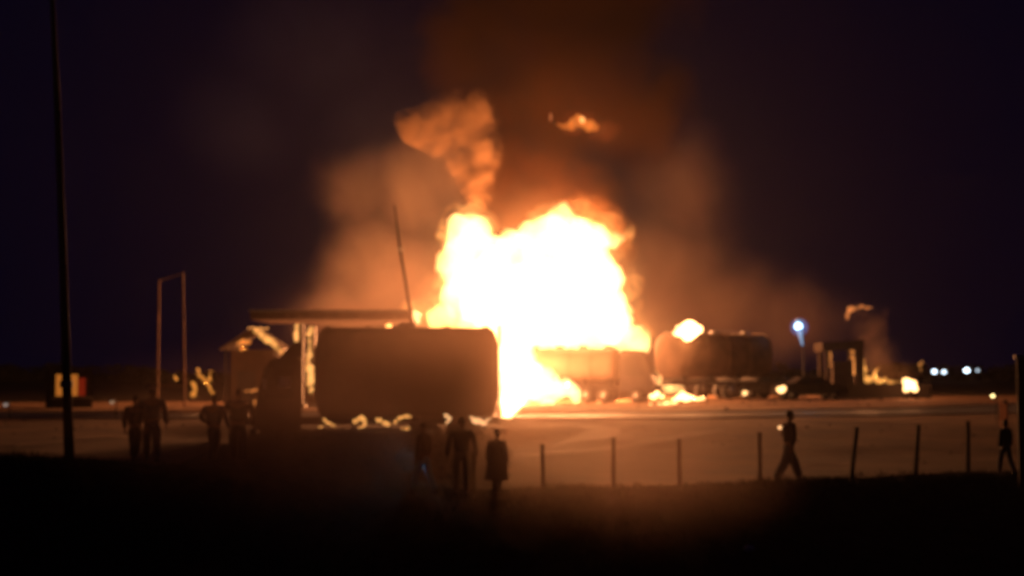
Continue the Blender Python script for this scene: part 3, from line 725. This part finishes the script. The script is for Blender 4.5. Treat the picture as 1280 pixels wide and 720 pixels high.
# shed at the left of the canopy
q = on_ground(316, 73); s = 73 / F
e = empty('shed', q, 'small shed with a pitched roof burning at its eaves, left of the truck cab', 'shed')
h = P(316, 437, 73).z - q.z; wd = 62 * s
b = NB(); box(b, (0, 1.5, h / 2), (wd - .3, 3, h), bev=.01); obj('wall', b, M['wall'], e)
for x in (-1, 1):
    b = NB(); box(b, (x * (wd / 2 + .02), -.35, h / 2), (.12, .12, h)); obj('post', b, M['pole'], e)
b = NB(); z1 = h + .55
for sg in (-1, 1):
    a = Vector((sg * (wd / 2 + .35), -.5, h - .04)); c = Vector((0, -.5, z1 + .45))
    vv = [a, c, c + Vector((0, 3.8, 0)), a + Vector((0, 3.8, 0))]
    lo_ = [b.verts.new(v) for v in vv]; up_ = [b.verts.new(v + Vector((0, 0, .09))) for v in vv]
    b.faces.new(lo_); b.faces.new(up_[::-1])
    for i in range(4): j = (i + 1) % 4; b.faces.new((lo_[i], lo_[j], up_[j], up_[i]))
obj('roof', b, M['roof'], e)
b = NB(); box(b, (-.3, -.03, 1.0), (.9, .07, 2.0)); obj('door', b, M['pole'], e)

# leaning mast behind the front tanker
a = P(518, 470, 72); a.z = gz(a.x, a.y); tp = P(493, 256, 72)
e = empty('mast', a, 'thin dark mast leaning left above the front tanker', 'mast')
kp = a.lerp(P(516, 413, 72), .98); k1 = P(511, 378, 72); k2 = P(500, 312, 72)
b = NB(); pts = [a, P(516.5, 413, 72), k1, k2, tp]; rad = [.13, .11, .095, .07, .035]
for i in range(4): tube(b, pts[i] - a, pts[i + 1] - a, rad[i], rad[i + 1], 10)
obj('pole', b, M['pole'], e)
b = NB(); box(b, (pts[3] - a) + Vector((0, 0, 0)), (.22, .14, .2)); box(b, (0, 0, .15), (.5, .5, .3)); obj('bracket', b, M['grey_metal'], e)

# sign frame of two thin posts at the left
q = on_ground(215, 80); s = 80 / F
e = empty('gantry', q, 'tall empty sign frame of two thin posts joined at the top, left of the shed', 'sign frame')
for px, top in ((198, 349), (230, 340)):
    b = NB(); x = (px - 215) * s; zt_ = P(px, top, 80).z - q.z; tube(b, (x + (.1 if px > 215 else 0), 0, 0), (x - (.1 if px > 215 else 0), 0, zt_), .075, .06, 10); obj('post', b, M['gantry'], e)
b = NB(); tube(b, ((199 - 215) * s, 0, P(0, 351, 80).z - q.z), ((229 - 215) * s - .1, 0, P(0, 342, 80).z - q.z), .045, seg=8); obj('crossbar', b, M['gantry'], e)
b = NB(); tube(b, ((199 - 215) * s, 0, 1.2), ((230 - 215) * s, 0, 1.2), .03, seg=8); obj('crossbar', b, M['gantry'], e)

# tall utility pole close by on the left
a = P(87, 579, 33.6); a.z = gz(a.x, a.y); tp = P(64, -30, 33.6)
e = empty('utility_pole', a, 'very tall dark utility pole leaning slightly left near the left edge', 'utility pole')
b = NB(); mid = [P(83, 470, 33.6), P(79, 330, 33.6), P(72, 140, 33.6)]; pts = [a] + mid + [tp]; rad = [.125, .11, .095, .08, .055]
for i in range(4): tube(b, pts[i] - a, pts[i + 1] - a, rad[i], rad[i + 1], 14)
obj('pole', b, M['pole'], e, True)
b = NB(); tube(b, (-.9, 0, (tp - a).z - .3), (.2, 0, (tp - a).z - .3), .05, seg=8); obj('crossarm', b, M['pole'], e)
b = NB(); tube(b, (P(83, 480, 33.6) - a) + Vector((0, 0, -.08)), (P(83, 480, 33.6) - a) + Vector((0, 0, .08)), .15, seg=14); obj('steel_band', b, M['grey_metal'], e)

# kiosk with a lit front, behind the utility pole
q = on_ground(92, 78); s = 78 / F
e = empty('kiosk', q, 'small kiosk with a lit orange front behind the utility pole', 'kiosk', rz=R(26))
kt = P(92, 468, 78).z - q.z; kb = P(92, 495, 78).z - q.z
b = NB(); box(b, (0, 1.2, kt / 2 + .1), (2.2, 2, kt + .2)); obj('wall', b, M['burnt'], e)
b = NB(); box(b, (0, 1.0, kt + .32), (2.7, 2.9, .14)); obj('roof', b, M['burnt'], e)
lo_ = emit('lit kiosk interior', (1, .30, .04), .38)
for x0_, x1_, mm in ((-.85, -.35, lo_), (-.05, .3, lo_)):
    b = NB(); box(b, ((x0_ + x1_) / 2, .17, (kt + kb) / 2), (x1_ - x0_, .06, kt - kb)); obj('lit_opening', b, mm, e)
b = NB(); box(b, (.52, .17, (kt + kb) / 2 - .1), (.38, .06, kt - kb - .2)); o = obj('red_banner', b, emit('lit red banner', (.7, .04, .01), .2), e)
b = NB(); box(b, (0, .05, kb - .1), (2.2, .3, .08)); obj('counter', b, M['grey_metal'], e)

# ------------------------------------------------------------------ right side
def lamp_head(px, py, y, r, col, s, label, group=None, power=0, poletop=True, tail=False):
    top = P(px, py, y); q = Vector((top.x, y, gz(top.x, y)))
    e = empty('street_lamp', q, label, 'street lamp', group)
    hgt = top.z - q.z
    if not tail:
        b = NB(); tube(b, (r * 1.8, 0, 0), (r * 1.8, 0, hgt + r), r * .16 + .02, r * .12 + .015, 10); obj('pole', b, M['pole'], e)
        b = NB(); tube(b, (r * 1.8, 0, hgt + r), (0, 0, hgt + r), r * .2 + .02, seg=8); obj('arm', b, M['grey_metal'], e)
        b = NB(); ball(b, (0, 0, hgt), r, (1, 1, .8)); obj('bulb', b, emit('lamp glow', col, s), e, True)
    else:
        b = NB(); tube(b, (.3, 0, 0), (.3, 0, hgt), .06, .04, 10); obj('pole', b, M['chassis'], e)
        b = NB(); tube(b, (.3, .05, hgt + r + .1), (-.15, .05, hgt + r + .12), .09, .14, seg=12); obj('lamp_hood', b, M['grey_metal'], e)
        b = NB(); ball(b, (0, 0, hgt), r, (1, .8, .95), 3); obj('bulb', b, emit('blue white lamp glow', col, s), e, True)
        b = NB(); tube(b, (.04, 0, hgt - r * .6), (.26, 0, hgt - 1.25), r * .62, .06, 12); obj('glow_trail', b, emit('dim blue trail glow', (.35, .62, 1), .55), e, True)  # glowing cone drawn for the lamp's smeared light trail
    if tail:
        b = NB(); ball(b, (.06, 0, hgt - .05), r * 2.4, (1, 1, 1), 3); obj('flare_halo', b, flame_mat('blue flare halo', (.06, .27, .8), .35), e, True)  # glowing ball put round the bulb as its flare halo
    if power:
        l = bpy.data.lights.new('lamp_light', 'POINT'); l.energy = power; l.color = col; l.shadow_soft_size = r
        lo = bpy.data.objects.new('lamp_light', l); COL.objects.link(lo); lo.parent = e; lo.location = (0, -r * 1.3 - .2, hgt)
    return e
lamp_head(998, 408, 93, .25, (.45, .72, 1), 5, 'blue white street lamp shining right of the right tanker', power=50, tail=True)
for px, py, r, s, lb in ((1168, 464.5, .42, 4, 'leftmost of the four small white lamps far off at the right'), (1180, 465, .38, 3, 'second small white lamp, close beside the leftmost far one'),
                     (1208.5, 463, .46, 5, 'third and brightest small white lamp far off at the right'), (1222, 463, .28, 1.2, 'faint fourth lamp, rightmost of the far white row')):
    lamp_head(px, py, 230, r, (.7, .86, 1), s, lb, 'far white lamps on the horizon')
lamp_head(1241, 495, 60, .085, (1, .75, .3), 3.5, 'tiny amber lamp on a short post near the right edge')
lamp_head(7, 506, 60, .1, (1, .8, .7), .25, 'faint pale lamp low at the left edge')
lamp_head(140, 503, 62, .1, (1, .6, .35), .3, 'faint orange lamp low between the kiosk and the pale capped person')

# burnt shelter
q = on_ground(1053, 96); s = 96 / F
e = empty('shelter', q, 'burnt flat roofed shelter on two posts at the right', 'shelter')
zt = P(1053, 432, 96).z - q.z
b = NB(); box(b, (0, 1.2, zt), (52 * s, 2.8, .6), Matrix.Rotation(R(-4), 4, 'Y')); obj('roof', b, M['burnt'], e)
for x, r_ in ((-19 * s, .12), (21 * s, .26)):
    for yy in (.1, 2.3):
        b = NB(); box(b, (x, yy, zt / 2 - .1), (r_ * 2, .3, zt - .2)); obj('post', b, M['burnt'], e)
b = NB(); box(b, (1 * s, .6, (P(0, 458, 96).z - q.z) / 2 + .3), (24 * s, .9, P(0, 456, 96).z - q.z)); obj('counter', b, M['burnt'], e)
# low wall
q = on_ground(1100, 90); s = 90 / F
e = empty('low_wall', q, 'long low dark block wall running to the drum fire at the right', 'wall')
zt = P(1100, 480, 90).z - q.z
nb = 17; wl_ = 118 * s; bmats = [M['burnt'], M['wall']]
me0 = None
for row in range(3):
    for k in range(nb + 1):
        bw = wl_ / nb; x = -wl_ / 2 + bw * (k + (.5 if row % 2 else 0)); 
        if x > wl_ / 2: continue
        if me0 is None:
            b = NB(); box(b, (0, 0, 0), (bw - .02, .24, zt / 3 - .02), bev=.01); o = obj('block', b, M['burnt'], e); me0 = o.data
        else:
            o = bpy.data.objects.new('block', me0); COL.objects.link(o); o.parent = e
        o.location = (x, random.uniform(-.01, .01), zt / 3 * (row + .5)); o.rotation_euler = (0, 0, random.uniform(-.01, .01))
b = NB(); box(b, (0, .06, zt / 2 - .02), (wl_ + .1, .1, zt - .05)); obj('mortar', b, M['burnt'], e)
# drum holding the bright square flame
q = on_ground(1138, 88.5); e = empty('oil_drum', q, 'open oil drum with a bright flame in it at the end of the low wall', 'drum')
b = NB(); tube(b, (0, 0, 0), (0, 0, .42), .36, seg=20); obj('body', b, M['burnt'], e)
b = NB()
for z in (.14, .28, .41): tube(b, (0, 0, z - .015), (0, 0, z + .015), .375, seg=20)
obj('rib', b, M['burnt'], e)
# burnt cars
def car(px, y, rz, label):
    q = on_ground(px, y); e = empty('burnt_car', q, label, 'car', 'burnt out cars by the low wall', rz)
    pr = [(-2.1, .35), (-2.15, .75), (-1.9, .95), (-1.2, 1.0), (-.7, 1.38), (.55, 1.4), (1.15, 1.0), (1.95, .88), (2.15, .6), (2.1, .35)]
    b = NB(); A = []; B = []
    for x, z in pr:
        t = .82 if z < 1.2 else .62
        A.append(b.verts.new((x, -t, z))); B.append(b.verts.new((x, t, z)))
    b.faces.new(A); b.faces.new(B[::-1])
    for i in range(len(pr)): j = (i + 1) % len(pr); b.faces.new((A[i], A[j], B[j], B[i]))
    obj('body', b, M['burnt'], e)
    for sd in (-1, 1):
        for x0, x1 in ((-.75, -.1), (-.02, .7)):
            b = NB(); q4 = [(x0, 1.0), (x0 + .1, 1.3), (x1 - .1, 1.3), (x1, 1.0)]
            va = [b.verts.new((x, sd * (.835 - (.16 if z > 1.2 else 0) * 1.0), z)) for x, z in q4]; vb = [b.verts.new((x, sd * (.80 - (.16 if z > 1.2 else 0)), z)) for x, z in q4]
            b.faces.new(va); b.faces.new(vb[::-1])
            for i in range(4): j = (i + 1) % 4; b.faces.new((va[i], va[j], vb[j], vb[i]))
            obj('window', b, M['glass'], e)
        for x in (-1.3, 1.35): wheel(e, x, sd * .78, .31, .2)
    return e
car(1010, 86, R(8), 'burnt out car left of the burnt shelter')
car(966, 90, R(160), 'burnt out car half hidden behind the rear of the right tanker')

# post with an orange board near the right edge
q = on_ground(1252, 48); e = empty('sign_post', q, 'dark post with a narrow upright orange board at the right edge', 'sign')
s = 48 / F
b = NB(); tube(b, (.1, .06, 0), (.1, .06, P(0, 500, 48).z - q.z), .07, seg=10); obj('post', b, M['pole'], e)
b = NB(); box(b, (0, 0, P(0, 519, 48).z - q.z), (.04, .8, 30 * s), bev=.01); obj('board', b, M['ochre'], e)
q = on_ground(1277, 36); e = empty('gate_pillar', q, 'tall black gate pillar filling the right edge', 'pillar')
b = NB(); box(b, (.1, 0, 1.7), (.5, .12, 3.4), bev=.03); obj('shaft', b, M['pole'], e)
b = NB(); box(b, (.1, 0, 3.45), (.6, .2, .1), bev=.02); obj('cap', b, M['concrete'], e)

# ------------------------------------------------------------------ fence
FP = [(592, 567, 617, 0, 'dim fence post beside the person in the long coat'), (679, 558, 615, -1, 'first fence post on the bright sand, leftmost in the gap'), (767, 550, 612, 0, 'boldest fence post, below the middle tanker'),
      (850, 550, 610, -1, 'fence post below the left end of the right tanker'), (950, 543, 606, 0, 'fence post just left of the walking person'), (1062, 535, 601, 10, 'leaning fence post, first one right of the walking person'),
      (1143, 533, 596, 6, 'slightly leaning fence post below the drum fire'), (1210, 528, 592, 1, 'last fence post, nearest the right edge')]
tops = []
for px, t, bt, lean, lb in FP:
    y = 33.0
    for _ in range(20):
        p = P(px, bt, y); y += .25 if p.z > gz(p.x, y) else -.25
    p = P(px, bt, y); p.z = gz(p.x, y)
    hgt = (bt - t) / F * y
    e = empty('fence_post', p, lb, 'fence post', 'posts of the broken fence on the bank')
    b = NB(); dx = lean / F * y
    box(b, (0, 0, 0), (1, 1, 1)); 
    for v in b.verts:
        r_ = .055 if v.co.z < 0 else .045
        v.co = Vector((v.co.x * 2 * r_ + (dx if v.co.z > 0 else 0), v.co.y * 2 * r_, hgt if v.co.z > 0 else -.3))
    bmesh.ops.bevel(b, geom=list(b.edges), offset=.008, segments=1, affect='EDGES')
    bmesh.ops.subdivide_edges(b, edges=[e_ for e_ in b.edges if e_.calc_length() > .5], cuts=5)
    for v in b.verts: v.co += noise.noise_vector(v.co * 4 + p) * .008
    obj('post', b, M['post'], e)
    b = NB(); box(b, (dx * .96, -.0, hgt + .012), (.12, .12, .02)); obj('cap', b, M['post'], e)
    tops.append((p, dx, hgt))
# litter
p = on_ground(933, 29.5, 0.02); p.z = gz(p.x, p.y)
py_ = None
b = NB(); ball(b, (0, 0, .05), .09, (1.3, 1, .7), 2)
for v in b.verts: v.co += noise.noise_vector(v.co * 14) * .04
o = obj('litter', b, M['white']); o.location = p; tag(o, 'small crumpled white bag lying on the dark bank', 'litter')

# ------------------------------------------------------------------ people
def skin_mesh(chains, sub=2):
    """chains: lists of (x,y,z,r); a chain may start at a point already used"""
    bm = NB(); sk = bm.verts.layers.skin.verify(); used = {}
    first = True
    for ch in chains:
        prev = None
        for pt in ch:
            k = tuple(round(c, 4) for c in pt[:3])
            if k in used: v = used[k]
            else:
                v = bm.verts.new(pt[:3]); used[k] = v; r = pt[3]
                v[sk].radius = (r, pt[4] if len(pt) > 4 else r)
                v[sk].use_root = first; first = False
            if prev is not None and prev is not v and not any(prev in e.verts for e in v.link_edges): bm.edges.new((prev, v))
            prev = v
    me = bpy.data.meshes.new('tmp'); bm.to_mesh(me); bm.free()
    o = bpy.data.objects.new('tmp', me); COL.objects.link(o)
    m = o.modifiers.new('s', 'SKIN'); m.use_smooth_shade = True; m.branch_smoothing = .3
    s_ = o.modifiers.new('u', 'SUBSURF'); s_.levels = sub; s_.render_levels = sub
    return evaluated(o)
def person(loc, rz, label, stride=.12, jac='black_cloth', tro='navy', arms=((8, 10), (8, 12)), coat=False, hat=None, H=1.75, lean=0.0, wide=1.0, loose=1.0):
    k = H / 1.75
    e = empty('person', loc, label, 'person', 'onlookers on the bank', rz); e.scale = (k, k, k)
    hipz, kneez, ankz = .93, .50, .09
    pel = (0, 0, .96, .15 * wide, .11); chest = (0, lean * .6, 1.32, .165 * wide, .12)
    neck = (0, lean, 1.50, .055); spine = (0, lean * .3, 1.14, .14 * wide, .105)
    hb = (0, lean + .01, 1.56, .06)
    legs = []
    for s_, st in ((-1, stride), (1, -stride)):
        legs.append([(s_ * .10, 0, .88, .095), (s_ * .115, st * .75 + .03, .50, .062), (s_ * .125, st * 1.6 - .03, .10, .042)])
    arm = []
    for s_, (out, bend) in zip((-1, 1), arms):
        a = R(out); x = s_ * .2 * wide
        sh = (s_ * .185 * wide, lean * .8, 1.42, .062)
        el = (x + s_ * math.sin(a) * .29, lean * .8 - .01, 1.42 - math.cos(a) * .29, .045)
        bb = R(bend)
        wr = (el[0] + s_ * math.sin(a) * .1, el[1] + math.sin(bb) * .25, el[2] - math.cos(bb) * .25, .03)
        arm.append([sh, el, wr])
    chains = [[pel, spine, chest, neck, hb]]
    for L_ in legs: chains.append([pel] + L_ + [(L_[-1][0], L_[-1][1] + .06, .05, .038), (L_[-1][0] * 1.08, L_[-1][1] + .17, .035, .03)])
    for s_, A_ in zip((-1, 1), arm):
        sh, el, wr = A_
        d = (Vector(wr[:3]) - Vector(el[:3])).normalized(); side = Vector((0, 1, 0)); side = (side - d * side.dot(d)).normalized()
        pm = Vector(wr[:3]) + d * .055
        chains.append([chest, sh, el, wr, (*pm, .028, .018)])
        kn = Vector(wr[:3]) + d * .095; inn = Vector((-s_, 0, 0)) * .02
        for i, ln in enumerate((.07, .08, .075, .058)):
            o_ = side * (.027 - i * .018); f0 = kn + o_; f1 = f0 + d * ln * .55 + inn * .4; f2 = f1 + d * ln * .4 + inn
            chains.append([(*pm, .028, .018), (*f0, .0095), (*f1, .0085), (*f2, .007)])
        t0 = Vector(wr[:3]) + d * .03 + side * .035; chains.append([(*pm, .028, .018), (*t0, .012), (*(t0 + d * .035 + side * .015), .01), (*(t0 + d * .06 + side * .018 + inn * .5), .008)])
    me = skin_mesh(chains)
    # head with a face, merged into the body mesh
    bm = NB(); bm.from_mesh(me); bpy.data.meshes.remove(me)
    hc = Vector((0, lean + .02, 1.645)); r0 = bmesh.ops.create_icosphere(bm, subdivisions=4, radius=.105)
    for v in r0['verts']:
        q = v.co / .105
        z = q.z * .118; x = q.x * .076 * (1 - .18 * max(0, -q.z)); y = q.y * .096
        if q.y > 0:
            y += .022 * math.exp(-((q.x / .16) ** 2 + ((q.z + .12) / .2) ** 2))           # nose
            y -= .012 * math.exp(-(((abs(q.x) - .36) / .17) ** 2 + ((q.z - .08) / .12) ** 2))  # eye sockets
            y += .007 * math.exp(-((q.x / .3) ** 2 + ((q.z + .48) / .09) ** 2))           # lips
            y += .008 * math.exp(-((q.x / .3) ** 2 + ((q.z + .85) / .15) ** 2))           # chin
        x += math.copysign(.012, q.x) * math.exp(-((q.y / .18) ** 2 + ((q.z) / .28) ** 2)) * (abs(q.x) > .7)  # ears
        v.co = hc + Vector((x, y, z))
    body = bpy.data.meshes.new('body'); bm.to_mesh(body); bm.free()
    obj('body', body, M['skin'], e, True)
    # clothes
    g = .03
    jc = [[(0, 0, .93, .155 * wide + g, .12 + g), (0, lean * .3, 1.14, .145 * wide + g, .115 + g), (0, lean * .6, 1.32, .17 * wide + g, .125 + g), (0, lean * .95, 1.475, .068)]]
    for A_ in arm: jc.append([jc[0][2]] + [(q[0], q[1], q[2], q[3] + g) for q in A_])
    obj('jacket', skin_mesh(jc), M[jac], e, True)
    if coat:
        b = NB(); n = 20; rr = []
        for z, r1, r2 in ((1.2, .19, .15), (1.0, .22, .18), (.75, .27, .22), (.45, .32, .27), (.43, .30, .25)):
            rr.append([b.verts.new((math.cos(2 * math.pi * i / n) * r1 * (1 + .05 * math.sin(5 * i)) * wide, math.sin(2 * math.pi * i / n) * r2 + lean * .3, z + .015 * math.sin(3 * i))) for i in range(n)])
        for a_, b_ in zip(rr, rr[1:]):
            for i in range(n): b.faces.new((a_[i], a_[(i + 1) % n], b_[(i + 1) % n], b_[i]))
        obj('coat_skirt', b, M[jac], e, True)
    tc = [[(0, 0, 1.0, .15 * wide + g, .115 + g), (0, 0, .93, .155 * wide + g, .12 + g)]]
    for L_ in legs: tc.append([tc[0][1]] + [(q[0], q[1], q[2], q[3] + .028 * loose) for q in L_])
    obj('trousers', skin_mesh(tc), M[tro], e, True)
    for L_ in legs:
        b = NB(); x, y = L_[-1][0], L_[-1][1]; box(b, (x * 1.04, y + .07, .045), (.1, .28, .09), bev=.03); obj('shoe', b, M['black_cloth'], e, True)
    b = NB(); ball(b, hc + Vector((0, -.014, .022)), .1, (.80, .98, 1.06), 3)
    bmesh.ops.delete(b, geom=[v for v in b.verts if (v.co - hc).z < -.03 or ((v.co - hc).y > .045 and (v.co - hc).z < .06)], context='VERTS')
    obj('hair', b, M['hair'], e, True)
    if hat:
        b = NB(); ball(b, hc + Vector((0, -.005, .05)), .115, (.86, 1.0, .75), 3)
        bmesh.ops.delete(b, geom=[v for v in b.verts if (v.co - hc).z < .045], context='VERTS')
        box(b, hc + Vector((0, .12, .052)), (.13, .1, .012), bev=.004)
        obj('cap', b, M[hat], e, True)
    return e
def stand(px, foot, y0=33):
    y = y0
    for _ in range(60):
        p = P(px, foot, y); y += .1 if p.z > gz(p.x, y) else -.1
    p = P(px, foot, y); p.z = gz(p.x, y); return p
def hgt(p, top): return P(0, top, p.y).z - p.z
def put(px, top, foot, rz, label, **kw):
    p = stand(px, foot); H_ = hgt(p, top) / 1.0
    return person(p, R(rz), label, H=H_ * 1.75 / 1.77, **kw)
put(168, 494, 577, -15, 'person in black with bare dark hair, left of the one in the pale cap', jac='black_cloth', tro='black_cloth', wide=1.35, loose=1.6)
put(189, 483, 577, 12, 'person in a pale tan cap standing among dark figures at the left', jac='navy', tro='navy', hat='tan_cloth', wide=1.3, loose=1.7, arms=((16, 50), (10, 20)))
put(267, 492, 580, -30, 'person in a navy jacket with elbow out, left of two standing below the shed', jac='navy', tro='black_cloth', arms=((28, 60), (20, 20)), wide=1.5, loose=1.8)
put(297, 486, 580, 10, 'person in dark clothes beside the navy jacket, in front of the shed', jac='black_cloth', tro='black_cloth', wide=1.4, loose=1.8, arms=((10, 95), (12, 15)))
put(529, 528, 618, 60, 'person in light blue trousers below the middle of the front tank', jac='brown_cloth', tro='blue_cloth', stride=.16)
put(577, 521, 619, 0, 'person in brown watching from below the rear of the front tank', jac='brown_cloth', tro='brown_cloth', arms=((14, 20), (14, 20)), wide=1.15)
put(621, 536, 619, -25, 'person in a knee length flared coat at the edge of the bright sand', jac='brown_cloth', tro='black_cloth', coat=True, wide=1.1)
wk = put(986, 513, 603, -75, 'person walking on the right with wide trousers and a small light in hand', jac='black_cloth', tro='grey_cloth', stride=.24, arms=((14, 70), (10, -15)), lean=.04, loose=2.2, wide=1.1)
put(1258, 524, 594, 30, 'dark person standing near the black gate pillar', jac='black_cloth', tro='grey_cloth')
# lit phone put in to throw blue light on the trousers
q = P(521, 574, 31.2); e = empty('added_phone', q, 'phone with a cold lit screen, put in to tint the light blue trousers', 'added_phone')
b = NB(); box(b, (0, 0, 0), (.012, .075, .15), bev=.004); obj('added_phone_case', b, M['chassis'], e)
b = NB(); box(b, (.008, 0, 0), (.003, .066, .135)); obj('added_phone_screen', b, emit('cold glow of added phone', (.35, .7, 1), .5), e)
lamp(e, (.03, -.05, -.02), 5 / LIGHT_SCALE, .03, (.4, .75, 1))  # added point light that colours the trousers blue
# light held by the walking person
lp = P(977, 535, wk.location.y - .22)
e = empty('torch', lp, 'small glowing hand torch held by the walking person', 'torch')
b = NB(); tube(b, (0, 0, 0), (.14, .02, -.02), .022, seg=12); obj('handle', b, M['chassis'], e)
b = NB(); tube(b, (-.05, -.005, .008), (0, 0, 0), .05, .03, seg=14); obj('lamp_head', b, M['grey_metal'], e)
b = NB(); ball(b, (-.05, -.03, .01), .05, (1, 1, 1), 2); obj('lens', b, emit('warm torch glow', (1, .5, .2), 1.6), e, True)
